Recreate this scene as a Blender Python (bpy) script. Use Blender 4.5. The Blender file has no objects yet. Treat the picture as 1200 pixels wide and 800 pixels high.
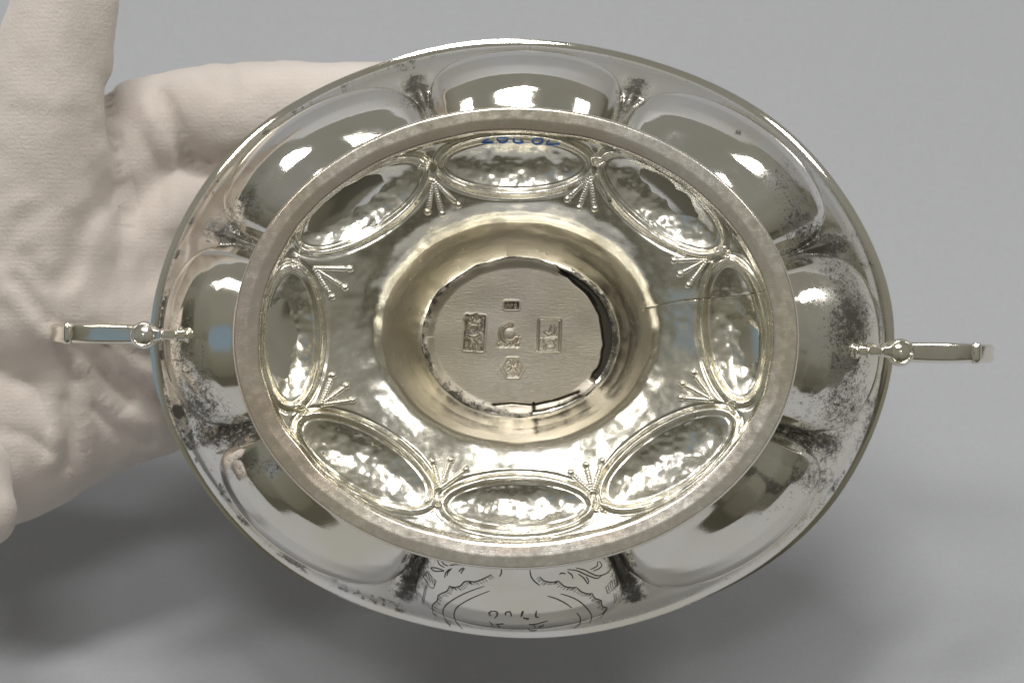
import bpy, math, random
import numpy as np
from mathutils import Vector, Matrix
from mathutils.bvhtree import BVHTree
random.seed(4); rng = np.random.RandomState(4)
R = math.radians
sc = bpy.context.scene

# ------------------------------------------------------------------ camera, light, exposure
PITCH = R(42)            # camera looks down on the held bowl
F = 3522.0               # focal length in photo pixels (photo is 1200 x 800)
D = 610.0                # mm from the lens to the plane of the bowl's rim
HOLD = 0.074             # height of the bowl's rim centre above the table (m)
UU = Vector((1, 0, 0)); WW = Vector((0, -math.cos(PITCH), math.sin(PITCH))); VV = WW.cross(UU)
FRAME = Matrix(((UU.x, VV.x, WW.x), (UU.y, VV.y, WW.y), (UU.z, VV.z, WW.z)))   # bowl frame: u right, v up, w out of the foot
ORIGIN = Vector((0, 0, HOLD))
FRAME4 = Matrix.Translation(ORIGIN) @ FRAME.to_4x4()

cam = bpy.data.cameras.new('camera'); camo = bpy.data.objects.new('camera', cam)
sc.collection.objects.link(camo); sc.camera = camo
cam.sensor_width = 36; cam.lens = 36 * F / 1200; cam.clip_start = .02; cam.clip_end = 50
camo.matrix_world = Matrix.Translation(ORIGIN + WW * D / 1000) @ FRAME.to_4x4()
cam.dof.use_dof = True; cam.dof.focus_distance = (D - 42) / 1000; cam.dof.aperture_fstop = 30

sc.view_settings.view_transform = 'Standard'; sc.view_settings.look = 'None'
sc.view_settings.exposure = .28; sc.view_settings.gamma = 1
sc.cycles.max_bounces = 8; sc.cycles.glossy_bounces = 6; sc.cycles.diffuse_bounces = 3
sc.cycles.sample_clamp_indirect = 6; sc.cycles.use_denoising = True

world = bpy.data.worlds.new('World'); sc.world = world; world.use_nodes = True
def build_world():
    nt = world.node_tree; N = nt.nodes; L = nt.links; N.clear()
    out = N.new('ShaderNodeOutputWorld'); bg = N.new('ShaderNodeBackground'); L.new(bg.outputs[0], out.inputs[0])
    tc = N.new('ShaderNodeTexCoord'); sep = N.new('ShaderNodeSeparateXYZ'); L.new(tc.outputs['Generated'], sep.inputs[0])
    ramp = N.new('ShaderNodeValToRGB'); L.new(sep.outputs['Z'], ramp.inputs[0])
    mp = N.new('ShaderNodeMapRange'); mp.inputs[1].default_value = -1; mp.inputs[2].default_value = 1
    L.new(sep.outputs['Z'], mp.inputs[0]); L.new(mp.outputs[0], ramp.inputs[0])
    cr = ramp.color_ramp
    cr.elements[0].position = .0; cr.elements[0].color = (.10, .095, .08, 1)
    cr.elements[1].position = 1.; cr.elements[1].color = (.18, .175, .155, 1)
    for p, c in ((.42, (.075, .07, .055, 1)), (.5, (.065, .061, .046, 1)), (.62, (.10, .096, .076, 1)), (.73, (.16, .156, .134, 1)), (.82, (.20, .195, .172, 1))):
        e = cr.elements.new(p); e.color = c
    # furniture-like patches of an unlit room
    vo = N.new('ShaderNodeTexVoronoi'); vo.distance = 'CHEBYCHEV'; vo.inputs['Scale'].default_value = 3.2
    L.new(tc.outputs['Generated'], vo.inputs['Vector'])
    vs = N.new('ShaderNodeSeparateColor'); L.new(vo.outputs['Color'], vs.inputs[0])
    mr = N.new('ShaderNodeMapRange'); mr.inputs[3].default_value = .5; mr.inputs[4].default_value = 1.5
    L.new(vs.outputs[0], mr.inputs[0])
    # the ceiling itself is plain
    cm = N.new('ShaderNodeMapRange'); cm.inputs[1].default_value = .50; cm.inputs[2].default_value = .25; L.new(sep.outputs['Z'], cm.inputs[0])
    mixf = N.new('ShaderNodeMix'); mixf.inputs[2].default_value = 1; L.new(cm.outputs[0], mixf.inputs[0]); L.new(mr.outputs[0], mixf.inputs[3])
    mul = N.new('ShaderNodeVectorMath'); mul.operation = 'SCALE'
    L.new(ramp.outputs[0], mul.inputs[0]); L.new(mixf.outputs[0], mul.inputs['Scale'])
    # blue glow added behind the camera on its left, for the silver to reflect
    dp = N.new('ShaderNodeVectorMath'); dp.operation = 'DOT_PRODUCT'; L.new(tc.outputs['Generated'], dp.inputs[0])
    d = (WW * math.cos(R(42)) - UU * math.sin(R(42)) - VV * .03).normalized(); dp.inputs[1].default_value = d
    dr = N.new('ShaderNodeMapRange'); dr.inputs[1].default_value = .980; dr.inputs[2].default_value = .994; L.new(dp.outputs['Value'], dr.inputs[0])
    mx = N.new('ShaderNodeMix'); mx.data_type = 'RGBA'; L.new(dr.outputs[0], mx.inputs[0])
    L.new(mul.outputs[0], mx.inputs[6]); mx.inputs[7].default_value = (.16, .215, .27, 1)
    L.new(mx.outputs[2], bg.inputs[0]); bg.inputs[1].default_value = 1.0
build_world()

def ceiling_light(name, ang_up, ang_side, dist, sx, sy, power, roll=0, col=(1, .985, .965)):
    """rectangular ceiling panel; direction given as degrees above the viewing axis and to its side"""
    l = bpy.data.lights.new(name, 'AREA'); l.shape = 'RECTANGLE'; l.size = sx; l.size_y = sy; l.energy = power; l.color = col
    o = bpy.data.objects.new(name, l); sc.collection.objects.link(o)
    d = (WW * math.cos(R(ang_up)) + VV * math.sin(R(ang_up))); d = d * math.cos(R(ang_side)) + UU * math.sin(R(ang_side))
    o.location = ORIGIN + d * dist
    o.rotation_euler = (-d).to_track_quat('-Z', 'Y').to_euler(); o.rotation_euler.rotate_axis('Z', R(roll))
    o['kind'] = 'structure'
    return o
ceiling_light('ceiling_light_panel', 54, -4, 2.0, .66, .26, 15)
ceiling_light('ceiling_light_panel', 52, -38, 2.0, .20, .40, 4.5)
ceiling_light('ceiling_light_panel', 50, 38, 2.0, .20, .40, 4.5)
ceiling_light('ceiling_light_panel', 25, -3, 2.2, .70, .28, 8)

# ------------------------------------------------------------------ helpers
def px2(px, py, w): return ((px - 600) * (D - w) / F, -(py - 400) * (D - w) / F, w)      # photo pixel at depth w -> bowl frame, mm
def pxa(px, py, w):
    px = np.asarray(px, float); py = np.asarray(py, float); w = np.asarray(w, float)
    return np.stack([(px - 600) * (D - w) / F, -(py - 400) * (D - w) / F, w + 0 * px], -1)
def empty(name, mat=None):
    o = bpy.data.objects.new(name, None); sc.collection.objects.link(o)
    if mat: o.matrix_world = mat
    o.empty_display_size = .01
    return o
def link(name, verts, faces, mat, parent=None, normals=None, attrs=None, smooth=True, scale=.001):
    me = bpy.data.meshes.new(name); v = np.asarray(verts, float) * scale
    me.from_pydata(v.tolist(), [], faces if isinstance(faces, list) else faces.tolist()); me.update()
    if smooth: me.polygons.foreach_set('use_smooth', [True] * len(me.polygons))
    for k, a in (attrs or {}).items():
        at = me.attributes.new(k, 'FLOAT', 'POINT'); at.data.foreach_set('value', np.asarray(a, np.float32).ravel())
    if normals is not None: me.normals_split_custom_set_from_vertices(np.asarray(normals, float).tolist())
    me.materials.append(mat)
    o = bpy.data.objects.new(name, me); sc.collection.objects.link(o)
    if parent: o.parent = parent
    return o
def grid_faces(n, m, wrap=False, flip=False):
    """faces of an n x m vertex grid; wrap joins the last row of n to the first"""
    i = np.arange(n if wrap else n - 1); j = np.arange(m - 1)
    I, J = np.meshgrid(i, j, indexing='ij'); I2 = (I + 1) % n
    f = np.stack([I * m + J, I2 * m + J, I2 * m + J + 1, I * m + J + 1], -1).reshape(-1, 4)
    return f[:, ::-1] if flip else f
def grid_normals(P, wrap=True):
    if wrap: du = np.roll(P, -1, 0) - np.roll(P, 1, 0)
    else: du = np.gradient(P, axis=0)
    dv = np.gradient(P, axis=1)
    n = np.cross(du, dv); l = np.linalg.norm(n, axis=-1, keepdims=True); l[l == 0] = 1
    return n / l
def smooth1(a, k):
    if k < 1: return a
    w = np.exp(-np.linspace(-2, 2, 2 * k + 1) ** 2); w /= w.sum()
    return np.convolve(np.pad(a, k, mode='edge'), w, 'valid')
def sm(x, a, b):
    t = np.clip((x - a) / (b - a), 0, 1); return t * t * (3 - 2 * t)
class VN:
    """smooth 2-D value noise"""
    def __init__(s, seed): s.g = np.random.RandomState(seed).rand(64, 64)
    def __call__(s, x, y):
        x = np.asarray(x, float); y = np.asarray(y, float)
        xi = np.floor(x).astype(int); yi = np.floor(y).astype(int); fx = x - xi; fy = y - yi
        fx = fx * fx * (3 - 2 * fx); fy = fy * fy * (3 - 2 * fy); g = s.g
        a = g[xi % 64, yi % 64]; b = g[(xi + 1) % 64, yi % 64]; c = g[xi % 64, (yi + 1) % 64]; d = g[(xi + 1) % 64, (yi + 1) % 64]
        return (a * (1 - fx) + b * fx) * (1 - fy) + (c * (1 - fx) + d * fx) * fy
n1, n2, n3 = VN(1), VN(2), VN(3)
def seg_dist(x, y, pts):
    d = np.full(np.shape(x), 1e9)
    for (x0, y0), (x1, y1) in zip(pts[:-1], pts[1:]):
        vx, vy = x1 - x0, y1 - y0; L2 = vx * vx + vy * vy + 1e-9
        t = np.clip(((x - x0) * vx + (y - y0) * vy) / L2, 0, 1)
        d = np.minimum(d, np.hypot(x - x0 - t * vx, y - y0 - t * vy))
    return d
def curve(pts, n=8):
    """Catmull-Rom through pts"""
    p = [pts[0]] + list(pts) + [pts[-1]]; p = [np.array(q, float) for q in p]; out = []
    for i in range(1, len(p) - 2):
        for k in range(n):
            t = k / n; a, b, c, d = p[i - 1:i + 3]
            out.append(.5 * ((2 * b) + (c - a) * t + (2 * a - 5 * b + 4 * c - d) * t * t + (3 * b - 3 * c + d - a) * t ** 3))
    out.append(p[-2]); return out
def tube(path, rad, seg=6, flat=None, up=(0, 0, 1)):
    """verts, faces of a tube; rad may be per point; flat=(width, thick) per point gives an oval section"""
    P = [Vector(p) for p in path]; V = []; Fs = []; n = len(P)
    for i, p in enumerate(P):
        t = (P[min(i + 1, n - 1)] - P[max(i - 1, 0)]).normalized()
        s = t.cross(Vector(up)); s = s.normalized() if s.length > 1e-6 else Vector((1, 0, 0)); q = s.cross(t)
        r = rad[i] if hasattr(rad, '__len__') else rad
        a, b = flat[i] if flat else (r, r)
        for k in range(seg):
            an = 2 * math.pi * k / seg; c, s_ = math.cos(an), math.sin(an)
            if flat:   # rounded rectangle
                e = .55; c = math.copysign(abs(c) ** e, c); s_ = math.copysign(abs(s_) ** e, s_)
            V.append(tuple(p + s * a * c + q * b * s_))
    for i in range(n - 1):
        for k in range(seg):
            k2 = (k + 1) % seg; Fs.append((i * seg + k, i * seg + k2, (i + 1) * seg + k2, (i + 1) * seg + k))
    Fs.append(tuple(range(seg))[::-1]); Fs.append(tuple((n - 1) * seg + k for k in range(seg)))
    return V, Fs
def merge(parts):
    V, Fs = [], []
    for v, f in parts:
        o = len(V); V += list(v); Fs += [tuple(i + o for i in q) for q in f]
    return V, Fs
def ball(c, r, seg=10, rings=7, sq=(1, 1, 1)):
    V = [(c[0], c[1], c[2] + r * sq[2])]; Fs = []
    for i in range(1, rings):
        ph = math.pi * i / rings
        for k in range(seg):
            th = 2 * math.pi * k / seg
            V.append((c[0] + r * sq[0] * math.sin(ph) * math.cos(th), c[1] + r * sq[1] * math.sin(ph) * math.sin(th), c[2] + r * sq[2] * math.cos(ph)))
    V.append((c[0], c[1], c[2] - r * sq[2])); b = len(V) - 1
    for k in range(seg):
        k2 = (k + 1) % seg; Fs.append((0, 1 + k, 1 + k2)); Fs.append((b, 1 + (rings - 2) * seg + k2, 1 + (rings - 2) * seg + k))
        for i in range(rings - 2):
            Fs.append((1 + i * seg + k, 1 + (i + 1) * seg + k, 1 + (i + 1) * seg + k2, 1 + i * seg + k2))
    return V, Fs

# ------------------------------------------------------------------ materials
def silver(name, base=(.86, .83, .76), rough=.1, hammer=.0, hscale=260, scratch=.15, speck=0., matte_var=.1, warm=None):
    """worn silver; the point attribute 'tarnish' (0-1) blackens, 'warm' tints where copper shows"""
    m = bpy.data.materials.new(name); m.use_nodes = True; nt = m.node_tree; N = nt.nodes; L = nt.links
    b = N['Principled BSDF']; tc = N.new('ShaderNodeTexCoord')
    def noise(scale, detail=3, rough_=.55, vec=None):
        n = N.new('ShaderNodeTexNoise'); n.inputs['Scale'].default_value = scale; n.inputs['Detail'].default_value = detail
        n.inputs['Roughness'].default_value = rough_; L.new(vec or tc.outputs['Object'], n.inputs['Vector']); return n
    def rng_(src, a, b_, c, d):
        r = N.new('ShaderNodeMapRange'); r.inputs[1].default_value = a; r.inputs[2].default_value = b_; r.inputs[3].default_value = c; r.inputs[4].default_value = d
        L.new(src, r.inputs[0]); return r.outputs[0]
    def mix(fac, a, b_):
        x = N.new('ShaderNodeMix'); x.data_type = 'RGBA'; L.new(fac, x.inputs[0])
        for s, i in ((a, 6), (b_, 7)):
            if isinstance(s, tuple): x.inputs[i].default_value = (*s, 1)
            else: L.new(s, x.inputs[i])
        return x.outputs[2]
    def math_(op, a, b_=None):
        x = N.new('ShaderNodeMath'); x.operation = op
        for s, i in ((a, 0), (b_, 1)):
            if s is None: continue
            if isinstance(s, (int, float)): x.inputs[i].default_value = s
            else: L.new(s, x.inputs[i])
        return x.outputs[0]
    at = N.new('ShaderNodeAttribute'); at.attribute_name = 'tarnish'
    wa = N.new('ShaderNodeAttribute'); wa.attribute_name = 'warm'
    big = noise(45, 4); fine = noise(2300, 3, .7); mid = noise(620, 5, .7)
    # tarnish = attribute gating a fine speckle
    spk = math_('ADD', math_('MULTIPLY', fine.outputs[0], .5), math_('MULTIPLY', mid.outputs[0], .5))
    tmask = math_('ADD', at.outputs['Fac'], math_('MULTIPLY', math_('SUBTRACT', spk, .5), 2.4))
    tm = rng_(tmask, .44, .84, 0, 1)
    tm = math_('MULTIPLY', tm, rng_(at.outputs['Fac'], 0.02, .12, 0, 1))
    w2 = tuple(c * k for c, k in zip(base, warm or (.93, .90, .80)))
    col = mix(rng_(big.outputs[0], .35, .65, 0, 1), base, w2)
    col = mix(math_('MULTIPLY', wa.outputs['Fac'], rng_(mid.outputs[0], .3, .6, .4, 1)), col, (.60, .42, .34))
    film = mix(rng_(tm, 0, 1, 0, .92), col, (.045, .039, .030))
    L.new(film, b.inputs['Base Color'])
    L.new(rng_(tm, 0, 1, 1, .5), b.inputs['Metallic'])
    b.inputs['Specular IOR Level'].default_value = .25
    r0 = rng_(mid.outputs[0], .3, .7, max(.02, rough - matte_var * .5), rough + matte_var)
    rr = math_('MAXIMUM', r0, rng_(tm, 0, 1, 0, .40)); L.new(rr, b.inputs['Roughness'])
    prev = None
    def bump(h, strength, dist):
        nonlocal prev
        bp = N.new('ShaderNodeBump'); bp.inputs['Strength'].default_value = strength; bp.inputs['Distance'].default_value = dist
        L.new(h, bp.inputs['Height'])
        if prev: L.new(prev, bp.inputs['Normal'])
        prev = bp.outputs[0]
    if hammer:
        wv = N.new('ShaderNodeTexVoronoi'); wv.feature = 'SMOOTH_F1'; wv.inputs['Scale'].default_value = hscale; wv.inputs['Smoothness'].default_value = .7
        L.new(tc.outputs['Object'], wv.inputs['Vector']); bump(wv.outputs['Distance'], hammer, .0012)
        bump(noise(hscale * .45, 2).outputs[0], hammer, .003)
    if scratch:
        mpn = N.new('ShaderNodeMapping'); mpn.inputs['Scale'].default_value = (1, 9, 9); mpn.inputs['Rotation'].default_value = (0, 0, .5)
        L.new(tc.outputs['Object'], mpn.inputs[0]); bump(noise(500, 4, .7, mpn.outputs[0]).outputs[0], scratch, .00012)
        bump(fine.outputs[0], scratch * .6, .00010)
    L.new(prev, b.inputs['Normal'])
    return m
M_body = silver('polished silver', (.90, .885, .85), .05, hammer=.014, hscale=130, scratch=.03, matte_var=.03)
M_foot = silver('hammered silver', (.87, .85, .785), .21, hammer=.15, hscale=200, scratch=.12, matte_var=.08)
M_flange = silver('worn silver rim', (.88, .84, .78), .22, hammer=.06, hscale=120, scratch=.10, matte_var=.10)
M_disc = silver('brushed silver', (.54, .505, .435), .40, scratch=.3, matte_var=.08)
M_handle = silver('cast silver', (.90, .88, .82), .07, hammer=.05, hscale=300, scratch=.1)
def plain(name, col, rough, metal=0):
    m = bpy.data.materials.new(name); m.use_nodes = True; b = m.node_tree.nodes['Principled BSDF']
    b.inputs['Base Color'].default_value = (*col, 1); b.inputs['Roughness'].default_value = rough; b.inputs['Metallic'].default_value = metal
    n = m.node_tree.nodes.new('ShaderNodeTexNoise'); n.inputs['Scale'].default_value = 900
    tc = m.node_tree.nodes.new('ShaderNodeTexCoord'); m.node_tree.links.new(tc.outputs['Object'], n.inputs[0])
    r = m.node_tree.nodes.new('ShaderNodeMix'); r.data_type = 'RGBA'; r.inputs[6].default_value = (*[c * .7 for c in col], 1); r.inputs[7].default_value = (*[min(1, c * 1.35) for c in col], 1)
    m.node_tree.links.new(n.outputs[0], r.inputs[0]); m.node_tree.links.new(r.outputs[2], b.inputs['Base Color'])
    return m
M_engrave = plain('blackened engraving', (.085, .075, .062), .5, .4)
M_ink = plain('blue ink', (.04, .17, .55), .6)
M_black = plain('black tarnish', (.012, .012, .010), .55)

# ------------------------------------------------------------------ setting: seamless paper sweep
def paper():
    m = bpy.data.materials.new('grey backdrop paper'); m.use_nodes = True; nt = m.node_tree; N = nt.nodes; L = nt.links; b = N['Principled BSDF']
    tc = N.new('ShaderNodeTexCoord')
    n = N.new('ShaderNodeTexNoise'); n.inputs['Scale'].default_value = 9; n.inputs['Detail'].default_value = 4; L.new(tc.outputs['Object'], n.inputs[0])
    mx = N.new('ShaderNodeMix'); mx.data_type = 'RGBA'; mx.inputs[6].default_value = (.37, .379, .401, 1); mx.inputs[7].default_value = (.405, .412, .431, 1)
    L.new(n.outputs[0], mx.inputs[0]); b.inputs['Roughness'].default_value = .85
    g = N.new('ShaderNodeTexNoise'); g.inputs['Scale'].default_value = 900; g.inputs['Detail'].default_value = 4; g.inputs['Roughness'].default_value = .8; L.new(tc.outputs['Object'], g.inputs[0])
    gr_ = N.new('ShaderNodeMapRange'); gr_.inputs[1].default_value = .3; gr_.inputs[2].default_value = .7; gr_.inputs[3].default_value = .95; gr_.inputs[4].default_value = 1.05; L.new(g.outputs[0], gr_.inputs[0])
    sc_ = N.new('ShaderNodeVectorMath'); sc_.operation = 'SCALE'; L.new(mx.outputs[2], sc_.inputs[0]); L.new(gr_.outputs[0], sc_.inputs['Scale']); L.new(sc_.outputs[0], b.inputs['Base Color'])
    f = N.new('ShaderNodeTexNoise'); f.inputs['Scale'].default_value = 1400; f.inputs['Detail'].default_value = 3; L.new(tc.outputs['Object'], f.inputs[0])
    bp = N.new('ShaderNodeBump'); bp.inputs['Strength'].default_value = .25; bp.inputs['Distance'].default_value = .0003; L.new(f.outputs[0], bp.inputs['Height']); L.new(bp.outputs[0], b.inputs['Normal'])
    return m
prof = [(-.46, 0), (-.1, 0), (.0, 0), (.04, 0)]
Rb = .30
prof += [(.04 + Rb * math.sin(R(a)), Rb - Rb * math.cos(R(a))) for a in range(6, 67, 6)] + [(.42, .415), (.54, .685), (.66, .955)]
ys = [p[0] for p in prof]; zs = [p[1] for p in prof]; xs = np.linspace(-.75, .75, 13)
V = [(x, y, z) for x in xs for y, z in zip(ys, zs)]
sweep = link('backdrop', V, grid_faces(len(xs), len(ys)), paper(), scale=1)
sweep['kind'] = 'structure'

# ------------------------------------------------------------------ the bowl
bowl = empty('silver_bowl', FRAME4)
bowl['label'] = 'two-handled oval lobed silver bowl held upside down, hollow foot facing the viewer'
bowl['category'] = 'bowl'

# --- foot seen from below: rings (centre x, y, semi x, semi y in the photo's scale, depth w in mm)
rings = [(604.5, 396, 332, 271, 59.3), (604.5, 396, 330, 269.3, 60.0), (604.5, 396, 316, 256, 60.0), (604.5, 395.5, 303.5, 243.5, 59.72),
         (604.5, 395.3, 301, 241, 59.5), (604.5, 395, 298, 238, 58.0), (604.5, 394.5, 290, 231, 57.4), (604.5, 394, 262, 206, 56.3), (604.5, 392, 225, 180, 54.8), (605, 389.5, 190, 154, 53.0),
         (605, 388, 168, 138, 51.2), (605.5, 389, 158, 129, 49.4), (606, 391, 146, 119, 45.0), (607, 393.5, 131, 108, 38.8), (608, 395, 118, 97, 34.9), (608, 395, 112.5, 92.3, 34.1), (608, 395, 109.5, 89.5, 33.7)]
OV = [(603, 193, 93, 38, 0), (424, 240, 92, 40, -31.5), (776, 238, 92, 40, 37), (861, 388, 88, 41, 83.5), (341, 394, 86, 39, 90),
      (428, 541, 95, 42, 31), (783, 538, 95, 42, -32.5), (606, 591, 91, 36, 0)]
def oval_q(x, y, o, grow=0):
    cx, cy, a, b, an = o; c, s = math.cos(R(an)), math.sin(R(an)); a += grow; b += grow
    X = (x - cx) * c + (y - cy) * s; Y = -(x - cx) * s + (y - cy) * c
    q = np.hypot(X / a, Y / b); g = np.hypot(X / a ** 2, Y / b ** 2) / np.maximum(q, 1e-6)
    return q, (q - 1) / np.maximum(g, 1e-6)
NT, NR = 1300, 300
rg = np.array(rings)
seglen = np.hypot(np.diff(rg[:, 2]), 3 * np.diff(rg[:, 4])); tt = np.concatenate([[0], np.cumsum(seglen)]); tt /= tt[-1]
ts = np.linspace(0, 1, NR)
RI = np.stack([smooth1(np.interp(ts, tt, rg[:, k]), 2) for k in range(5)], 1)
bl = sm(ts, tt[7], tt[8]); RI[:, 4] = RI[:, 4] * (1 - bl) + smooth1(RI[:, 4], 13) * bl
th = np.linspace(0, 2 * math.pi, NT, endpoint=False)
TH, _ = np.meshgrid(th, ts, indexing='ij')
# uneven hand work: the inner edge of the flange and the neck wander a little
rho = RI[:, 2] / 332.
wob = 1 + .010 * (n1(TH * 7 + 3, ts[None, :] * 3) - .5) * sm(rho, .995, .93)[None, :] + .016 * (n2(TH * 5.1, ts[None, :] * 5 + 9) - .5) * (np.exp(-((rho - .49) / .05) ** 2))[None, :]
wob[-1] = wob[-1]
blendw = sm(TH, 0, .25) * (1 - sm(TH, 2 * math.pi - .25, 2 * math.pi)); wob = 1 + (wob - 1) * blendw
FX = RI[None, :, 0] + RI[None, :, 2] * np.cos(TH) * wob; FY = RI[None, :, 1] - RI[None, :, 3] * np.sin(TH) * wob
FW = np.repeat(RI[None, :, 4], NT, 0).copy()
region = np.full(FX.shape, -1)
tar = np.zeros(FX.shape); warm = np.zeros(FX.shape)
inside = sm(rho, .905, .88)[None, :]
for i, o in enumerate(OV):
    q, d = oval_q(FX, FY, o)
    q2, d2 = oval_q(FX, FY, o, -8.5)
    ridge = .72 * np.exp(-((d + 3.8) / 3.3) ** 2) - .24 * np.exp(-((d + 9.8) / 2.0) ** 2) - .26 * np.exp(-((d - 2.6) / 2.4) ** 2)
    hollow = -2.3 * np.clip(1 - np.minimum(q2, 1) ** 2, 0, 1)
    lump = (.50 * (n1(FX / 13 + i, FY / 13) - .5) + .15 * (n3(FX / 5.5 + i, FY / 5.5) - .5)) * (q2 < 1)
    FW += (ridge * inside + hollow + lump * np.clip((1 - q2) * 3.5, 0, 1) * .8)
    region[(q <= 1.0) & (rho[None, :] < .9)] = i
    tar += .40 * np.exp(-((d + 10.5) / 2.2) ** 2) * inside + .36 * np.exp(-((d - 1.5) / 2.2) ** 2) * inside
# planishing marks
FW += inside * (.22 * (n2(FX / 17., FY / 17.) - .5) + .07 * (n3(FX / 7., FY / 7.) - .5))
# crack in the sheet on the right
crack = [(756, 361), (775, 357), (800, 352), (835, 349), (868, 346), (892, 342)]
dc = seg_dist(FX, FY, crack); FW -= .06 * np.exp(-(dc / .8) ** 2) * (rho < .9)[None, :]; tar += .85 * np.exp(-(dc / .8) ** 2) * (rho < .9)[None, :]
below = np.exp(-(np.maximum(0, np.abs(FY - 371 + (FX - 800) * .12) - 18) / 4) ** 2)
# crevice at the flange step, dark neck root, stray stains
tar += .42 * np.exp(-((rho[None, :] - .893) / .006) ** 2) * (.4 + n1(FX / 25, FY / 25))
ANG = (np.degrees(TH) + 180) % 360 - 180
tar += sm(rho, .362, .345)[None, :] * (.10 + .35 * n2(FX / 8, FY / 8) + .5 * sm(ANG, -45, -25) * sm(-ANG, -64, -50))
tar += .25 * np.exp(-((rho[None, :] - .40) / .03) ** 2) * n2(FX / 20, FY / 20)
warm += np.exp(-((rho[None, :] - .925) / .018) ** 2) * sm(n1(FX / 60 + 5, FY / 60), .25, .75) * .45 + .35 * sm(430 - FX, 0, 120) * sm(rho, .89, .93)[None, :]
for (sx, sy) in ((772, 312), (783, 318), (760, 340), (815, 480), (716, 232), (441, 260)):
    tar += .45 * np.exp(-(((FX - sx) ** 2 + (FY - sy) ** 2) / 60.))
FP = pxa(FX, FY, FW); FN = grid_normals(FP)
if FN[:, 20, 2].mean() < 0: FN = -FN; fl = True
else: fl = False
faces_all = grid_faces(NT, NR, wrap=True)
def face_dir(P, f):
    a, b, c = P[f[0]], P[f[1]], P[f[2]]; return np.cross(b - a, c - a)[2]
flatP = FP.reshape(-1, 3)
if face_dir(flatP, faces_all[5]) < 0: faces_all = faces_all[:, ::-1]
fr_reg = region.ravel()[faces_all].min(1)
ridx = np.tile(np.arange(NR), NT)
fcol = ridx[faces_all].min(1)
i_fl = int(np.argmin(np.abs(rho - .903)))     # flange / hollow split
def submesh(name, mask, mat, parent):
    fs = faces_all[mask]; used, inv = np.unique(fs, return_inverse=True)
    return link(name, flatP[used], inv.reshape(-1, 4), mat, parent, FN.reshape(-1, 3)[used], {'tarnish': np.clip(tar, 0, 1).ravel()[used], 'warm': np.clip(warm, 0, 1).ravel()[used]})
foot = empty('foot'); foot.parent = bowl
submesh('foot_rim', fcol < i_fl, M_flange, foot)
submesh('foot_hollow', (fcol >= i_fl) & (fr_reg < 0), M_foot, foot)
for i in range(8): submesh('oval_boss', (fcol >= i_fl) & (fr_reg == i), M_foot, foot)
footbvh = BVHTree.FromPolygons([tuple(p) for p in flatP.tolist()], faces_all.tolist())
# outside of the foot, seen only from the side
orr = [(0.9995, 59.4), (.985, 58.6), (.90, 57.8), (.80, 54.5), (.62, 49.5), (.50, 45.0), (.45, 41), (.44, 34.5), (.47, 31.5)]
V = []
for t in np.linspace(0, 2 * math.pi, 160, endpoint=False):
    for r_, w_ in orr: V.append(px2(604.5 + 332 * r_ * math.cos(t), 396 - 271 * r_ * math.sin(t), w_))
link('foot_outside', V, grid_faces(160, len(orr), wrap=True), M_body, foot)

# --- disc with stamps
ND, MD = 640, 170
td = np.linspace(0, 2 * math.pi, ND, endpoint=False); rd = np.linspace(1.0, 0.004, MD)
T2, R2 = np.meshgrid(td, rd, indexing='ij')
DX = 608 + 113.5 * R2 * np.cos(T2); DY = 395 - 93.3 * R2 * np.sin(T2); DW = 34.0 + 0 * DX
tard = np.zeros(DX.shape); ang = np.degrees(np.arctan2(-(DY - 395) / 93.3, (DX - 608) / 113.5))
DW += .10 * (n1(DX / 30, DY / 30) - .5)
# gap round the solder: a black crescent on the right
cres = sm(ang, -38, -30) * sm(-ang, -66, -58)
edge_in = .90 + .02 * n2(ang / 6., 0 * ang) - .045 * np.exp(-((ang - 5) / 30) ** 2)
m = cres * sm(R2, edge_in - .012, edge_in + .012); DW -= 1.3 * m; tard += 1.4 * m
# thin gap outlines top right and the bar at the lower right
for pl, wd, dp_ in ((((654, 311), (672, 330), (690, 345), (698, 358)), 1.2, .5), (((625, 474), (652, 468), (678, 459)), 1.3, .5), (((627, 484), (655, 478), (684, 466)), 2.0, .7), (((625, 472), (626, 486)), 1.3, .5),
                    (((578, 474), (600, 472), (622, 474)), 1.3, .35)):
    d = seg_dist(DX, DY, pl); g = np.exp(-(d / wd) ** 2); DW -= dp_ * g; tard += 1.1 * g
# uneven solder fillet round the rest
fil = sm(R2, .86, .97) * (.35 + .65 * n3(ang / 9. + 20, R2 * 6)); DW += .5 * fil * (1 - cres); tard += .55 * sm(R2, .915, .985) * (.15 + n1(DX / 7, DY / 7))
tard += .28 * sm(R2, .80, .93) * sm(-DX, -600, -520) * n2(DX / 5, DY / 5) * 1.6 + .38 * sm(R2, .78, .9) * sm(DY, 440, 465) * n2(DX / 6, DY / 6) * 1.4
def rect_sd(x, y, cx, cy, hx, hy, an=0, r=1.5):
    c, s = math.cos(R(an)), math.sin(R(an)); X = (x - cx) * c + (y - cy) * s; Y = -(x - cx) * s + (y - cy) * c
    a = np.abs(X) - hx + r; b = np.abs(Y) - hy + r
    return np.hypot(np.maximum(a, 0), np.maximum(b, 0)) + np.minimum(np.maximum(a, b), 0) - r
def stamp(sd, depth, dark, lip=.05):
    global DW, tard
    ins = sm(-sd, -.4, .9); DW = DW - depth * ins + lip * np.exp(-((sd - 1.6) / .9) ** 2); tard = tard + dark * ins
def relief(lines, w, up, clean=1.):
    global DW, tard
    for pl in lines:
        g = np.exp(-(seg_dist(DX, DY, pl) / w) ** 2); DW = DW + up * g; tard = tard - clean * g
K = lambda x, y: (530 + x / 7.27, 340 + y / 7.27)      # close-up of the stamps -> photo pixels
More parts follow.
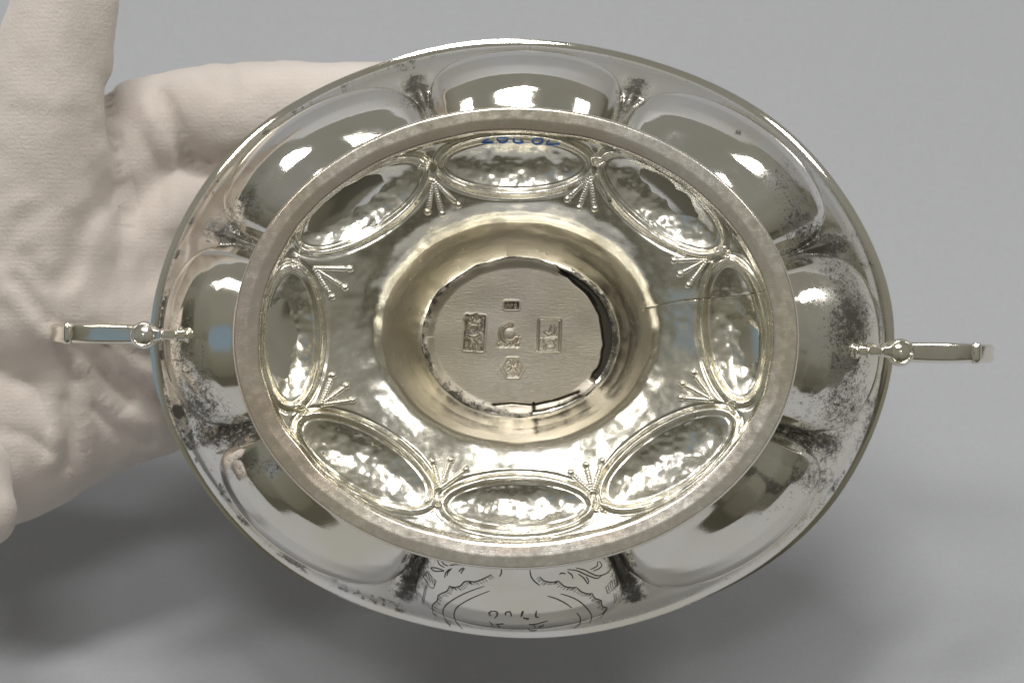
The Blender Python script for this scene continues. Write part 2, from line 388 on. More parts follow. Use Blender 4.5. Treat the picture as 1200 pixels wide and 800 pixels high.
stamp(rect_sd(DX, DY, 599.6, 357.6, 8.3, 4.2), .45, .75)
relief([[K(458, 145), K(472, 112), K(484, 145)], [K(498, 148), K(498, 115), K(512, 118), K(510, 130), K(498, 132)], [K(548, 116), K(530, 116), K(530, 130), K(548, 131), K(545, 146), K(528, 146)]], .75, .32, .9)
stamp(rect_sd(DX, DY, 556, 390, 11.6, 20.5, 4), .50, .55)
relief([[K(120, 250), K(150, 275), K(200, 275), K(235, 240)], [K(145, 300), K(215, 300)], [K(135, 270), K(130, 315)], [K(240, 290), K(230, 320)], [K(120, 395), K(150, 410), K(200, 410), K(240, 390)],
        [K(160, 430), K(150, 480)], [K(200, 425), K(230, 450), K(225, 490)], [K(250, 410), K(255, 460)], [K(180, 450), K(190, 500)], [K(200, 215), K(190, 255)], [K(150, 225), K(160, 260)]], 1.9, .42, .55)
# crescent over a crown
ca = np.degrees(np.arctan2(-(DY - K(490, 370)[1]), DX - K(490, 370)[0])) % 360; cr_ = np.hypot(DX - K(490, 370)[0], DY - K(490, 370)[1])
arc = sm(ca, 60, 80) * sm(-ca, -350, -320)
DW -= .38 * arc * np.exp(-((cr_ - 9.8) / 1.8) ** 2); DW += .12 * np.exp(-(cr_ / 6.) ** 4) + .2 * arc * np.exp(-((cr_ - 12.8) / .8) ** 2); tard += .16 * arc * np.exp(-((cr_ - 10.4) / 1.5) ** 2)
for kx in (410, 455, 505, 550):
    d = np.hypot(DX - K(kx, 462)[0], DY - K(kx, 462)[1]); DW -= .4 * np.exp(-(d / 2.4) ** 2); tard += .30 * np.exp(-(np.hypot(DX - K(kx + 5, 475)[0], DY - K(kx + 5, 475)[1]) / 1.8) ** 2)
stamp(rect_sd(DX, DY, *K(825, 385), 11.6, 17.8, 2, .5), .16, .06, .18)
relief([[K(850, 310), K(835, 350)], [K(880, 310), K(875, 365)], [K(790, 360), K(830, 385), K(880, 380)]], 1.3, -.25, -.25)
relief([[K(800, 420), K(880, 415)], [K(790, 460), K(785, 500)], [K(850, 440), K(870, 470), K(830, 490)], [K(760, 420), K(775, 450)]], 1.2, .22, -.12)
hx = np.zeros(DX.shape) - 99
for k in range(6): hx = np.maximum(hx, (DX - 601.2) * math.cos(R(60 * k + 30)) + (DY - 431) * math.sin(R(60 * k + 30)) - 10.6)
stamp(hx, .34, .20)
relief([[K(460, 640), K(500, 620), K(530, 650), K(580, 640)], [K(480, 690), K(520, 660), K(550, 700)], [K(505, 600), K(515, 720)], [K(545, 610), K(570, 670)]], 1.2, .3, .15)
tard += .12 * sm(n3(DX / 22, DY / 14), .55, .8)
DP = pxa(DX, DY, DW); DN = grid_normals(DP)
df = grid_faces(ND, MD, wrap=True)
dv = DP.reshape(-1, 3)
if face_dir(dv, df[5]) < 0: df = df[:, ::-1]
if DN[:, 40, 2].mean() < 0: DN = -DN
cap = [int(i * MD + MD - 1) for i in range(ND)]
if face_dir(dv, [cap[0], cap[200], cap[400]]) < 0: cap = cap[::-1]
DN[:, -1] = (0, 0, 1)
link('stamped_base', dv, df.tolist() + [tuple(cap)], M_disc, bowl, DN.reshape(-1, 3), {'tarnish': np.clip(tard, 0, 1.3).ravel(), 'warm': .12 * n1(DX / 30, DY / 30).ravel()})

# --- beaded sprigs between the ovals
def on_surface(px, py, bvh, lift=0.):
    o = Vector((0, 0, D)); d = Vector(((px - 600) / F, -(py - 400) / F, -1)).normalized()
    hit, nrm, _, _ = bvh.ray_cast(o, d)
    if hit is None: return None
    if nrm.dot(d) > 0: nrm = -nrm
    return hit + nrm * lift
SPR = [((508, 211), ((501, 248), (518, 250), (537, 240))), ((692, 207), ((665, 233), (679, 243), (697, 244))), ((829, 304), ((790, 305), (797, 321), (807, 334))),
       ((368, 314), ((410, 315), (404, 337), (389, 348))), ((376, 474), ((390, 440), (406, 452), (413, 469))), ((836, 469), ((813, 437), (800, 450), (798, 466))),
       ((516, 572), ((507, 541), (528, 539), (546, 550))), ((694, 577), ((669, 554), (687, 545), (706, 540)))]
for (bx, by), ends in SPR:
    parts = []
    for ex, ey in ends:
        L_ = math.hypot(ex - bx, ey - by); n = int(L_ / 3.4)
        for k in range(n):
            f = (k + .5) / n * .86; r = .42 + .18 * f
            p = on_surface(bx + (ex - bx) * f, by + (ey - by) * f, footbvh, .08)
            if p: parts.append(ball(p, r + .06, 8, 6))
        p = on_surface(ex, ey, footbvh, .12)
        if p: parts.append(ball(p, .74, 14, 10))
        t_, f_ = tube([on_surface(bx + (ex - bx) * f, by + (ey - by) * f, footbvh, .0) for f in (.05, .3, .6, .9)], [.12, .2, .28, .25], 6); parts.append((t_, f_))
    # three short strands on the flange side of the ovals
    cx, cy = 604.5, 395; vx, vy = bx - cx, by - cy; l = math.hypot(vx, vy); ux, uy = vx / l, vy / l
    ox, oy = bx + ux * 16, by + uy * 13
    for s in (-.7, 0, .7):
        ex, ey = ox + (ux * math.cos(s) - uy * math.sin(s)) * 11, oy + (uy * math.cos(s) + ux * math.sin(s)) * 11
        for k in range(4):
            f = (k + .6) / 4
            p = on_surface(ox + (ex - ox) * f, oy + (ey - oy) * f, footbvh, .0)
            if p: parts.append(ball(p, .30 + .06 * k, 8, 6))
    V, Fs = merge(parts); link('beaded_sprig', V, Fs, M_foot, foot)

# --- blue ink number
def strokes(name, polys, bvh, rad, mat, parent, lift=.02, flatk=.35, step=1.5):
    parts = []
    for pl in polys:
        if len(pl) < 2: continue
        pts = curve(pl, 6) if len(pl) > 2 else [np.array(pl[0], float), (np.array(pl[0], float) + np.array(pl[1], float)) / 2, np.array(pl[1], float)]
        path = [on_surface(q[0], q[1], bvh, lift) for q in pts]; path = [p for p in path if p is not None]
        if len(path) < 2: continue
        n = len(path); rr = [rad * (.45 + .55 * math.sin(math.pi * min(1, max(0, (i + .6) / (n + .2)))) ** .6) for i in range(n)]
        parts.append(tube(path, rr, 6, flat=[(r, r * flatk) for r in rr]))
    V, Fs = merge(parts); return link(name, V, Fs, mat, parent)
J = lambda x, y: (540 + x / 8.571, 140 + y / 8.571)
digits = [[J(285, 188), J(250, 205), J(212, 232)], [J(212, 234), J(270, 230), J(328, 232)],
          [J(365, 186), J(420, 182), J(468, 186), J(452, 220), J(405, 228), J(370, 208), J(367, 188)],
          [J(540, 186), J(527, 208), J(550, 232), J(595, 236), J(625, 222), J(600, 208)],
          [J(722, 196), J(770, 190), J(822, 200), J(800, 238), J(750, 244), J(722, 222), J(722, 198)],
          [J(995, 244), J(930, 246), J(862, 252)], [J(862, 252), J(866, 228), J(896, 214)]]
strokes('inked_number', digits, footbvh, .22, M_ink, foot, .03, .3)

# --- lobed body
GA = [22, 70.5, 109, 157.5, 203, 250.5, 290, 337.5]     # groove directions (ellipse parameter, degrees)
LP = [(0, .30, 33.6), (.18, .50, 30.4), (.36, .66, 26.0), (.48, .755, 22.9), (.57, .815, 21.3), (.64, .86, 19.7), (.71, .90, 17.7), (.77, .936, 15.0), (.82, .960, 12.0), (.87, .975, 8.6), (.91, .979, 5.4), (.94, .977, 3.6), (.97, .977, 1.6), (.985, .990, .85), (1, 1.003, .55)]
GP_ = [(0, .30, 33.4), (.18, .49, 28.0), (.36, .61, 21.0), (.48, .685, 17.2), (.57, .740, 14.8), (.64, .782, 13.0), (.71, .823, 11.3), (.77, .861, 10.4), (.82, .889, 8.5), (.87, .915, 6.7), (.91, .938, 5.0), (.94, .957, 3.4), (.97, .974, 1.5), (.985, .990, .85), (1, 1.003, .55)]
NB, MB_ = 1120, 190
tb = np.linspace(0, 1, MB_)
def prof_(T): T = np.array(T); r = smooth1(np.interp(tb, T[:, 0], T[:, 1]), 4); w = smooth1(np.interp(tb, T[:, 0], T[:, 2]), 4); r[-1], w[-1] = T[-1, 1:]; return r, w
lr, lw = prof_(LP); gr, gw = prof_(GP_); pr, pw = gr, gw
dr = np.gradient(pr * 65); dw = np.gradient(pw); ln = np.hypot(dr, dw); nr, nw = -dw / ln, dr / ln
thb = np.linspace(0, 2 * math.pi, NB, endpoint=False); TB, SB = np.meshgrid(thb, tb, indexing='ij'); deg = np.degrees(TB)
sl_ = np.zeros(TB.shape); amp = np.ones(TB.shape); lobe_id = np.zeros(TB.shape, int); dgro = np.full(TB.shape, 1e3)
for i in range(8):
    a0 = GA[i - 1] - (360 if i == 0 else 0); a1 = GA[i]; dd = deg.copy()
    if i == 0: dd = np.where(dd > 180, dd - 360, dd)
    msk = (dd >= a0) & (dd < a1); sl_ = np.where(msk, (dd - (a0 + a1) / 2) / ((a1 - a0) / 2), sl_); lobe_id[msk] = i
    amp = np.where(msk, {0: 1.0, 1: .96, 2: 1.0, 3: .96, 4: 1.0, 5: .99, 6: 1.03, 7: .99}[i], amp)
    g = np.abs((deg - GA[i] + 180) % 360 - 180); dgro = np.minimum(dgro, g)
TE, TC = .972, .54
tau = np.clip((SB - TC) / (TE - TC), 0, None)
s_in = np.abs(sl_) / .965
core = np.clip(1 - np.minimum(s_in, 1) ** 2.0 - tau ** np.where(lobe_id == 6, 5.0, 2.9), 0, None)
mixf = amp * core ** .5
h = .65 * np.exp(-(dgro / .9) ** 2) * sm(SB, .1, .3) * sm(-SB, -.93, -.80)     # raised rib in the groove
h -= .25 * np.exp(-((dgro - 2.6) / .8) ** 2) * sm(-SB, -.9, -.8)
h += (.14 * (n1(np.cos(TB) * 6 + 20, np.sin(TB) * 6 + SB * 9 + 20) - .5) + .012 * (n2(np.cos(TB) * 17 + 20, np.sin(TB) * 17 + SB * 20 + 20) - .5)) * sm(-SB, -.97, -.88)
A0, B0 = 433 / 5.774, 348 / 5.774
CX = lambda w: (612 - 600) / 5.774 * (1 - w / 60) + .71 * (w / 60)
CY = lambda w: (400 - 396.5) / 5.774 + 0 * w
def body_point(off):
    hr = h + off
    rr = pr[None, :] + (lr - gr)[None, :] * mixf + hr * nr[None, :] / 65.; ww = pw[None, :] + (lw - gw)[None, :] * mixf + hr * nw[None, :]
    rimw = 1 + .0035 * np.sin(TB * 8 + 1) * sm(SB, .9, 1)
    skew = R(-.8)
    X = A0 * rr * np.cos(TB) * rimw; Y = B0 * rr * np.sin(TB) * rimw
    return np.stack([CX(ww) + X * math.cos(skew) - Y * math.sin(skew), CY(ww) + X * math.sin(skew) + Y * math.cos(skew), ww], -1)
BP = body_point(0); BN = grid_normals(BP)
out_dir = BP.copy(); out_dir[..., 2] = 20
if (BN * out_dir).sum(-1).mean() < 0: BN = -BN
# tarnish: grooves, blotches and speckle, the rim edge
pxs = 600 + BP[..., 0] * F / (D - BP[..., 2]); pys = 400 - BP[..., 1] * F / (D - BP[..., 2])
tb_ = .50 * np.exp(-(dgro / 2.3) ** 2) * sm(-SB, -.95, -.85)
low = np.exp(-(np.minimum(np.abs(deg - GA[5]), np.abs(deg - GA[6])) / 3.2) ** 2) * sm(-SB, -.93, -.87); tb_ += .45 * low
def blob(x, y, rx, ry, k): 
    global tb_
    tb_ = tb_ + k * .95 * np.exp(-(((pxs - x) / rx) ** 2 + ((pys - y) / ry) ** 2) ** 1.3)
for b_ in ((985, 330, 42, 62, .30), (965, 370, 60, 60, .34), (1000, 385, 30, 45, .50), (960, 480, 70, 55, .44), (930, 230, 42, 55, .42), (905, 205, 30, 35, .35), (940, 265, 30, 25, .45), (985, 300, 40, 30, .32),
           (995, 460, 30, 50, .34), (920, 560, 55, 35, .36), (960, 560, 25, 25, .40), (900, 600, 60, 20, .25), (860, 570, 40, 30, .22),
           (205, 370, 22, 70, .30), (225, 450, 35, 60, .38), (250, 490, 55, 32, .46), (235, 410, 30, 60, .26), (300, 560, 45, 35, .30), (265, 540, 20, 20, .30), (320, 545, 30, 20, .38),
           (270, 260, 30, 40, .40), (300, 240, 30, 30, .34), (320, 200, 30, 40, .28), (460, 115, 40, 22, .36), (740, 110, 28, 25, .45), (490, 110, 22, 30, .42), (360, 150, 40, 30, .14),
           (865, 155, 6, 5, .9), (800, 640, 40, 12, .22)):
    blob(*b_)
rimspot = sm(.6 * n3(pxs / 13., pys / 13.) + .4 * n1(pxs / 5., pys / 5.), .50, .66)
leftness = .35 + .65 * sm(-pxs, -640, -420)
tb_ += .55 * rimspot * sm(SB, .905, .93) * sm(-SB, -.985, -.965) * leftness
tb_ += .30 * np.exp(-((SB - TE) / .012) ** 2)
bf = grid_faces(NB, MB_, wrap=True); bv = BP.reshape(-1, 3); bn = BN.reshape(-1, 3)
fc = bv[bf[60000]].mean(0); a_, b__, c_ = bv[bf[60000]][:3]
if np.dot(np.cross(b__ - a_, c_ - a_), bn[bf[60000][0]]) < 0: bf = bf[:, ::-1]
flob = lobe_id.ravel()[bf]; flob = np.where(flob.max(1) - flob.min(1) > 1, 0, flob.min(1))
frow = np.tile(np.arange(MB_), NB)[bf].min(1); RIM0 = int(.925 * MB_)
bodybvh = BVHTree.FromPolygons([tuple(p) for p in bv.tolist()], bf.tolist())
def body_part(name, mask, mat):
    fs = bf[mask]; used, inv = np.unique(fs, return_inverse=True)
    return link(name, bv[used], inv.reshape(-1, 4), mat, bowl, bn[used], {'tarnish': np.clip(tb_, 0, 1).ravel()[used], 'warm': np.zeros(len(used))})
lobes = []
for i in range(8):
    lobes.append(body_part('bowl_lobe', (flob == i) & (frow < RIM0), M_body))
lobes[6]['label'] = 'front lobe engraved with a wreath, date and initials'
body_part('bowl_rim', frow >= RIM0, M_body)
# inside of the bowl and the thickness of its edge
IP = body_point(-1.1)
IP = IP[::4, ::4]; last = BP[::4, -1:]; mid_ = last * .5 + IP[:, -1:] * .5 - np.array([0, 0, .35])
IP = np.concatenate([IP, mid_, last], 1); inf = grid_faces(IP.shape[0], IP.shape[1], wrap=True)
k = len(IP.reshape(-1, 3)); IV = np.concatenate([IP.reshape(-1, 3), [[0, 0, 32.3]]]); m_ = IP.shape[1]; n_ = IP.shape[0]
link('bowl_inside', IV, inf.tolist() + [(k, i * m_, ((i + 1) % n_) * m_) for i in range(n_)], M_body, bowl)

# --- engraving on the front lobe
E1 = lambda x, y: (480 + x / 7.27, 640 + y / 7.27)
E2 = lambda x, y: (610 + x / 7.27, 640 + y / 7.27)
wreath = [[E1(635, 338), E1(540, 370), E1(440, 412), E1(350, 465), E1(300, 510), E1(285, 560), E1(310, 630), E1(350, 680)],
          [E1(680, 378), E1(560, 425), E1(470, 470), E1(405, 515), E1(380, 570), E1(395, 635), E1(450, 700)],
          [E2(340, 402), E2(420, 425), E2(500, 465), E2(570, 530), E2(605, 590), E2(590, 650)],
          [E2(230, 420), E2(310, 445), E2(380, 480), E2(435, 520)], [E2(480, 565), E2(510, 610), E2(500, 660), E2(450, 695)]]
scal = [[E1(695, 238), E1(640, 268), E1(560, 298), E1(500, 292)], [E1(500, 292), E1(465, 300), E1(430, 335), E1(380, 345), E1(340, 335)], [E1(340, 335), E1(320, 375), E1(280, 395), E1(240, 415)],
        [E1(240, 415), E1(235, 460), E1(195, 500), E1(200, 570)],
        [E2(165, 258), E2(200, 290), E2(260, 302), E2(325, 292)], [E2(325, 292), E2(370, 335), E2(430, 348), E2(475, 345)], [E2(475, 345), E2(520, 385), E2(570, 400), E2(610, 398)],
        [E2(610, 398), E2(630, 435), E2(665, 450), E2(690, 460)], [E2(690, 460), E2(695, 505), E2(735, 525), E2(700, 580)]]
hatch = []
rr_ = random.Random(3)
for pl, sx in ((scal[0], 1), (scal[1], 1), (scal[2], 1), (scal[3], 1)):
    for q in curve(pl, 3)[::1]: hatch.append([(q[0], q[1]), (q[0] + 3.2 + rr_.random() * 2, q[1] + 3.0 + rr_.random() * 2)])
for pl in scal[4:]:
    for q in curve(pl, 3)[::1]: hatch.append([(q[0], q[1]), (q[0] - 3.0 - rr_.random() * 2.5, q[1] + 2.6 + rr_.random() * 2)])
leaves = [[E1(235, 105), E1(255, 150), E1(300, 178)], [E1(265, 110), E1(290, 145), E1(330, 165)], [E1(178, 180), E1(215, 208), E1(295, 208)], [E1(178, 180), E1(230, 182), E1(295, 205)], [E1(300, 265), E1(308, 225), E1(340, 190)],
          [E1(318, 250), E1(330, 215), E1(360, 185)], [E1(420, 215), E1(435, 195), E1(460, 180)], [E1(438, 232), E1(450, 205), E1(470, 185)], [E1(340, 160), E1(400, 152), E1(460, 155)], [E1(780, 190), E1(782, 225), E1(765, 255)],
          [E2(80, 200), E2(92, 260), E2(130, 305), E2(165, 330)], [E2(655, 125), E2(650, 165), E2(595, 195)], [E2(670, 125), E2(690, 155), E2(670, 185), E2(620, 208)], [E2(770, 180), E2(735, 225), E2(660, 248), E2(600, 228), E2(540, 198), E2(470, 182)],
          [E2(690, 245), E2(650, 270), E2(570, 245), E2(480, 205), E2(400, 195)], [E2(400, 215), E2(435, 240), E2(448, 272)], [E2(495, 235), E2(540, 270), E2(572, 318)], [E2(560, 258), E2(578, 290), E2(572, 318)], [E2(330, 238), E2(350, 225), E2(385, 232)]]
flower = [[E1(145, 210), E1(120, 260)], [E1(145, 210), E1(228, 292)], [E1(120, 260), E1(180, 350)], [E1(228, 292), E1(205, 355)], [E1(180, 350), E1(205, 355)]] + [[E1(150 + 13 * k, 222 + 13 * k), E1(142 + 13 * k, 262 + 13 * k)] for k in range(6)] + \
         [[E1(140, 330), E1(122, 400), E1(105, 490)], [E1(150, 330), E1(132, 410), E1(118, 495)],
          [E2(725, 345), E2(820, 240)], [E2(820, 240), E2(830, 330)], [E2(725, 345), E2(742, 400)], [E2(742, 400), E2(830, 330)]] + [[E2(745 + 17 * k, 330 - 17 * k), E2(755 + 17 * k, 378 - 14 * k)] for k in range(5)] + \
         [[E2(795, 400), E2(800, 480)], [E2(812, 395), E2(812, 470)]]
date = [[E1(700, 560), E1(678, 580), E1(692, 605)], [E1(705, 562), E1(742, 568), E1(745, 598), E1(722, 622)], [E1(818, 600), E1(820, 575), E1(855, 568), E1(868, 608)], [E1(968, 565), E1(950, 610)], [E1(970, 618), E1(1010, 632)],
        [E2(18, 565), E2(5, 600)], [E2(25, 622), E2(72, 628)], [E2(135, 562), E2(130, 605), E2(155, 615)]]
initials = [[E1(680, 665), E1(712, 700)], [E1(735, 690), E1(800, 685)], [E1(745, 700), E1(770, 712)], [E2(70, 690), E2(120, 690), E2(230, 662)], [E2(112, 690), E2(125, 715)], [E2(70, 730), E2(90, 745), E2(140, 738)], [E2(150, 712), E2(180, 705), E2(200, 690)]]
fl_ = lobes[6]
strokes('engraved_wreath', wreath + scal, bodybvh, .145, M_engrave, fl_)
strokes('engraved_hatching', hatch, bodybvh, .06, M_engrave, fl_)
strokes('engraved_leaves', leaves, bodybvh, .14, M_engrave, fl_)
for fl2 in (flower[:13], flower[13:]): strokes('engraved_flower', fl2, bodybvh, .10, M_engrave, fl_)
strokes('engraved_date', [[(x, y - 2) for x, y in pl] for pl in date], bodybvh, .19, M_engrave, fl_)
strokes('engraved_initials', [[(x, y - 4) for x, y in pl] for pl in initials], bodybvh, .14, M_engrave, fl_)

# --- handles: flat C-scrolls standing out from the belly, seen edge-on from below
def handle(side, rot, cy, lab):
    """side -1 left, +1 right; path in (u, w) from the bowl's centre"""
    path = [(64.6, 18.2), (67.5, 18.9), (70.8, 18.5), (74, 17.0), (80, 15.5), (87, 13.2), (91.6, 10), (94.0, 6), (93.8, 2), (90.5, -1.2), (84, -2.2), (78, -1.6), (75.2, -.2)]
    wid = [1.25, 1.05, 1.0, 1.8, 2.05, 2.0, 1.9, 1.85, 1.75, 1.5, 1.3, 1.1, 1.0]; thk = [1.1, .9, .9, 1.1, 1.0, .9, .9, .95, .95, .9, .8, .8, .7]
    pts = curve([(p[0], p[1], a, b) for p, a, b in zip(path, wid, thk)], 7)
    o = bpy.data.objects.new('handle', None)
    P = [(side * (p[0]), 0, p[1]) for p in pts]; flat = [(p[2], p[3]) for p in pts]
    V, Fs = tube(P, 1, 14, flat=flat, up=(0, 0, 1))
    V2 = []
    # section: width across v, thickness in the path's plane
    V, Fs = [], []; n = len(P); seg = 16
    for i in range(n):
        a = np.array(P[max(0, i - 1)]); b = np.array(P[min(n - 1, i + 1)]); t = b - a; t /= np.linalg.norm(t); s = np.array([0, 1, 0]); q = np.cross(t, s)
        for k in range(seg):
            an = 2 * math.pi * k / seg; c, sn = math.cos(an), math.sin(an); e = .6
            c = math.copysign(abs(c) ** e, c); sn = math.copysign(abs(sn) ** e, sn)
            V.append(tuple(np.array(P[i]) + s * flat[i][0] * c + q * flat[i][1] * sn * (1 - .25 * (abs(c) < .4))))
    for i in range(n - 1):
        for k in range(seg): Fs.append((i * seg + k, i * seg + (k + 1) % seg, (i + 1) * seg + (k + 1) % seg, (i + 1) * seg + k))
    M4 = Matrix.Translation((2.0 / 1000 * 1, cy / 1000, 0)) @ Matrix.Rotation(rot, 4, 'Z')
    hd = link('handle', V, Fs, M_handle, bowl); hd.matrix_local = M4; hd['label'] = lab
    # knuckle with a flat dotted boss, two collars and the rolled tip
    c = (side * 74.6, -.1, 17.4)
    rim_ = []; 
    kn = ball(c, 3.0, 24, 14, (.93, .93, .42)); link('scroll_knuckle', *kn, M_handle, hd)
    ring = [(c[0] + 2.15 * math.cos(a), c[1] + 2.15 * math.sin(a), c[2] + .95) for a in np.linspace(0, 2 * math.pi, 25)]
    link('boss_ring', *merge([tube(ring, .28, 8), ball((c[0], c[1], c[2] + 1.2), .38, 10, 8)]), M_handle, hd)
    col = [ball((side * 70.8, 0, 18.4), 1.35, 16, 10, (.45, 1, 1)), ball((side * 68.0, 0, 18.9), 1.5, 16, 10, (.4, 1, 1)), ball((side * 65.8, 0, 18.6), 1.6, 16, 10, (.5, 1, 1))]
    link('collar', *merge(col), M_handle, hd)
    V, Fs = tube([(side * 90.4, v, 12.0) for v in (-2.15, -2.05, -1.9, -1.0, 0, 1.0, 1.9, 2.05, 2.15)], [.35, .8, 1.0, 1.05, 1.05, 1.05, 1.0, .8, .35], 14)
    link('rolled_tip', V, Fs, M_handle, hd)
handle(-1, R(-.9), 0.2, 'scroll handle lying over the glove')
handle(1, R(-1.1), -.6, 'scroll handle free over the grey backdrop')

# ------------------------------------------------------------------ gloved hand
def glove_mat():
    m = bpy.data.materials.new('white cotton glove'); m.use_nodes = True; nt = m.node_tree; N = nt.nodes; L = nt.links; b = N['Principled BSDF']
    tc = N.new('ShaderNodeTexCoord')
    n = N.new('ShaderNodeTexNoise'); n.inputs['Scale'].default_value = 60; n.inputs['Detail'].default_value = 5; L.new(tc.outputs['Object'], n.inputs[0])
    mx = N.new('ShaderNodeMix'); mx.data_type = 'RGBA'; mx.inputs[6].default_value = (.62, .55, .49, 1); mx.inputs[7].default_value = (.765, .695, .64, 1)
    L.new(n.outputs[0], mx.inputs[0]); L.new(mx.outputs[2], b.inputs['Base Color'])
    b.inputs['Roughness'].default_value = .95; b.inputs['Sheen Weight'].default_value = .35; b.inputs['Sheen Roughness'].default_value = .5
    b.inputs['Subsurface Weight'].default_value = .12; b.inputs['Subsurface Radius'].default_value = (1, .7, .6); b.inputs['Subsurface Scale'].default_value = .002
    wv = N.new('ShaderNodeTexWave'); wv.wave_type = 'BANDS'; wv.bands_direction = 'Y'; wv.inputs['Scale'].default_value = 330; wv.inputs['Distortion'].default_value = 2.5; wv.inputs['Detail'].default_value = 2
    wv.inputs['Detail Scale'].default_value = .4
    L.new(tc.outputs['Object'], wv.inputs[0])
    f = N.new('ShaderNodeTexNoise'); f.inputs['Scale'].default_value = 1500; f.inputs['Detail'].default_value = 4; f.inputs['Roughness'].default_value = .7; L.new(tc.outputs['Object'], f.inputs[0])
    b1 = N.new('ShaderNodeBump'); b1.inputs['Strength'].default_value = .05; b1.inputs['Distance'].default_value = .0003; L.new(wv.outputs['Fac'], b1.inputs['Height'])
    b2 = N.new('ShaderNodeBump'); b2.inputs['Strength'].default_value = .5; b2.inputs['Distance'].default_value = .0005; L.new(f.outputs[0], b2.inputs['Height']); L.new(b1.outputs[0], b2.inputs['Normal'])
    L.new(b2.outputs[0], b.inputs['Normal'])
    return m
def GP(px, py, w, rpx): k = F / (D - w); return (*px2(px, py, w), rpx / k)
chains = [   # (joint list, blend softness)
    ([GP(70, -230, 4, 50), GP(76, -110, 6, 58), GP(76, 0, 5, 63), GP(52, 110, 2, 73), GP(38, 230, -6, 96), GP(40, 340, -13, 108)], 5),        # thumb and ball of the thumb
    ([GP(95, 230, -22, 92), GP(170, 150, -20, 58), GP(240, 135, -17.5, 58), GP(330, 131, -16.5, 62), GP(450, 135, -14, 60), GP(560, 150, -13, 54), GP(650, 168, -13.5, 47)], 4),   # index finger behind the bowl
    ([GP(150, 300, -26, 96), GP(250, 250, -25, 75), GP(350, 240, -20, 62), GP(470, 235, -15, 59), GP(580, 250, -8, 56), GP(660, 265, -4, 48)], 3),
    ([GP(150, 380, -27, 95), GP(260, 345, -26, 75), GP(350, 340, -22, 62), GP(470, 340, -16, 58), GP(570, 345, -8, 54), GP(640, 350, -3, 47)], 3),
    ([GP(120, 440, -28, 88), GP(250, 420, -27, 68), GP(345, 430, -22, 56), GP(440, 440, -17, 52), GP(520, 440, -9, 48), GP(570, 440, -4, 43)], 3),
    ([GP(60, 380, -24, 120), GP(110, 430, -27, 105), GP(50, 470, -24, 105)], 6),   # palm
    ([GP(150, 400, -26, 112), GP(165, 440, -27, 96)], 6),
    ([GP(50, 470, -24, 104), GP(-20, 512, -21, 112), GP(-120, 470, -20, 115), GP(-300, 400, -15, 125), GP(-520, 320, -8, 135), GP(-700, 250, 0, 145)], 8),   # heel of the hand, wrist, sleeve of the glove
    ([GP(-40, 560, 12, 54), GP(-26, 598, 14, 47)], 1.5),                               # fold of cloth at the left edge
]
FOLDS = [   # polyline (photo px), width px, height mm  (>0 ridge, <0 crease)
    ([(190, 120), (205, 150), (222, 185), (240, 200)], 12, -2.1), ([(172, 122), (188, 165), (205, 215), (205, 260)], 14, 1.3),
    ([(126, 95), (131, 150), (146, 220), (152, 300)], 5, -3.0), ([(150, 220), (168, 280), (176, 330)], 12, -1.2),
    ([(128, 225), (100, 262), (80, 320)], 15, -1.6), ([(20, 330), (55, 375), (95, 395)], 9, -1.0), ([(10, 345), (50, 392), (105, 410)], 12, 1.0),
    ([(85, 405), (112, 420), (128, 445), (150, 470)], 8, -1.7), ([(95, 430), (130, 470), (165, 500)], 12, 1.3), ([(75, 470), (82, 505), (78, 545)], 8, -1.5), ([(60, 450), (66, 500), (60, 545)], 9, .9),
    ([(95, 460), (102, 500), (100, 545)], 9, 1.1), ([(30, 300), (50, 330), (70, 335)], 12, -.7), ([(0, 430), (40, 455), (60, 495)], 10, -1.0), ([(0, 300), (30, 255), (60, 240)], 12, -.6), ([(150, 440), (178, 455), (190, 470)], 8, -.9),
    ([(110, 480), (140, 505), (175, 520)], 8, -1.1), ([(130, 400), (160, 418), (185, 425)], 8, -.9), ([(268, 70), (272, 110), (266, 150)], 10, -.5), ([(0, 505), (30, 510), (62, 530)], 8, -.8)]
def round_cone(P, a, b):
    pa_, ra = np.array(a[:3]), a[3]; pb, rb = np.array(b[:3]), b[3]; ba = pb - pa_
    t = np.clip(((P - pa_) @ ba) / (ba @ ba), 0, 1)
    return np.linalg.norm(P - pa_ - t[:, None] * ba, axis=1) - (ra + (rb - ra) * t)
gn = [VN(11), VN(12), VN(13)]
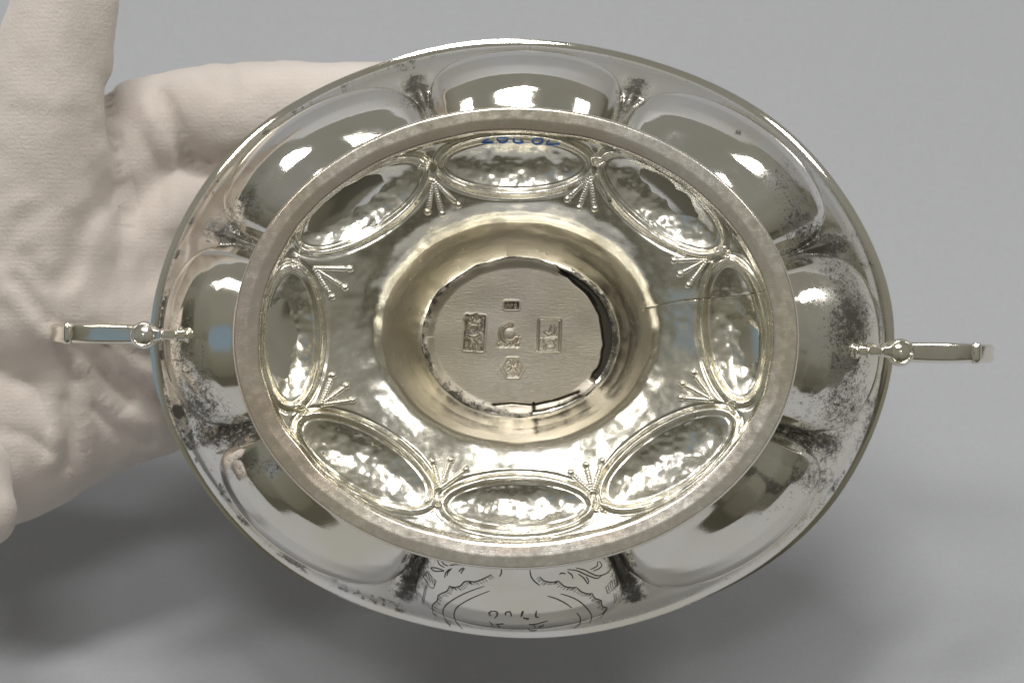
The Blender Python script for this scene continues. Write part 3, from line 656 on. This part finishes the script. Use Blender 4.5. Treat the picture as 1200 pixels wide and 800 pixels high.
def sdf(P):
    d = None
    for ch, kk in chains:
        c = None
        for a, b in zip(ch[:-1], ch[1:]):
            q = round_cone(P, a, b); c = q if c is None else np.minimum(c, q)
        if d is None: d = c
        else:
            hh = np.clip(.5 + .5 * (d - c) / kk, 0, 1); d = d * (1 - hh) + c * hh - kk * hh * (1 - hh)
    k = F / (D - P[:, 2]); px = 600 + P[:, 0] * k; py = 400 - P[:, 1] * k
    front = sm(P[:, 2], -26, -14)
    for pl, wd, amp_ in FOLDS:
        d = d - amp_ * np.exp(-(seg_dist(px, py, pl) / wd) ** 2) * front
    d = d - .9 * (gn[0](px / 52., py / 46. + P[:, 2] / 9) - .5) - .45 * (gn[1](px / 23., py / 26.) - .5) - .16 * (gn[2](px / 9., py / 11.) - .5)
    return d
def make_glove():
    parts = []
    for ch, _ in chains:
        for a, b in zip(ch[:-1], ch[1:]):
            n = max(2, int(math.dist(a[:3], b[:3]) / 2.5))
            for i in range(n + 1):
                t = i / n; c = [a[j] + (b[j] - a[j]) * t for j in range(4)]; parts.append(ball(c[:3], c[3] + .4, 20, 14))
    V, Fs = merge(parts); me = bpy.data.meshes.new('g'); me.from_pydata(V, [], Fs); me.update()
    o = bpy.data.objects.new('g', me); sc.collection.objects.link(o)
    md = o.modifiers.new('r', 'REMESH'); md.mode = 'VOXEL'; md.voxel_size = .85
    dg = bpy.context.evaluated_depsgraph_get(); ev = bpy.data.meshes.new_from_object(o.evaluated_get(dg))
    bpy.data.objects.remove(o)
    n = len(ev.vertices); P = np.empty(n * 3); ev.vertices.foreach_get('co', P); P = P.reshape(-1, 3)
    for it in range(6):
        e = .35; d0 = sdf(P)
        g = np.stack([sdf(P + np.eye(3)[k] * e) - sdf(P - np.eye(3)[k] * e) for k in range(3)], 1) / (2 * e)
        gl = np.maximum(np.linalg.norm(g, axis=1, keepdims=True), .4)
        P = P - np.clip(d0, -1.6, 1.6)[:, None] * g / gl ** 2 * .8
    ev.vertices.foreach_set('co', (P * .001).ravel()); ev.update()
    ev.polygons.foreach_set('use_smooth', [True] * len(ev.polygons))
    ev.name = 'gloved_hand'; ev.materials.clear(); ev.materials.append(glove_mat())
    go = bpy.data.objects.new('gloved_hand', ev); sc.collection.objects.link(go); go.matrix_world = FRAME4
    s = go.modifiers.new('smooth', 'SMOOTH'); s.factor = .5; s.iterations = 2
    go['label'] = 'left hand in a white cotton glove, thumb up, holding the silver bowl from behind'; go['category'] = 'hand'
    print('glove verts', n)
    return go
make_glove()
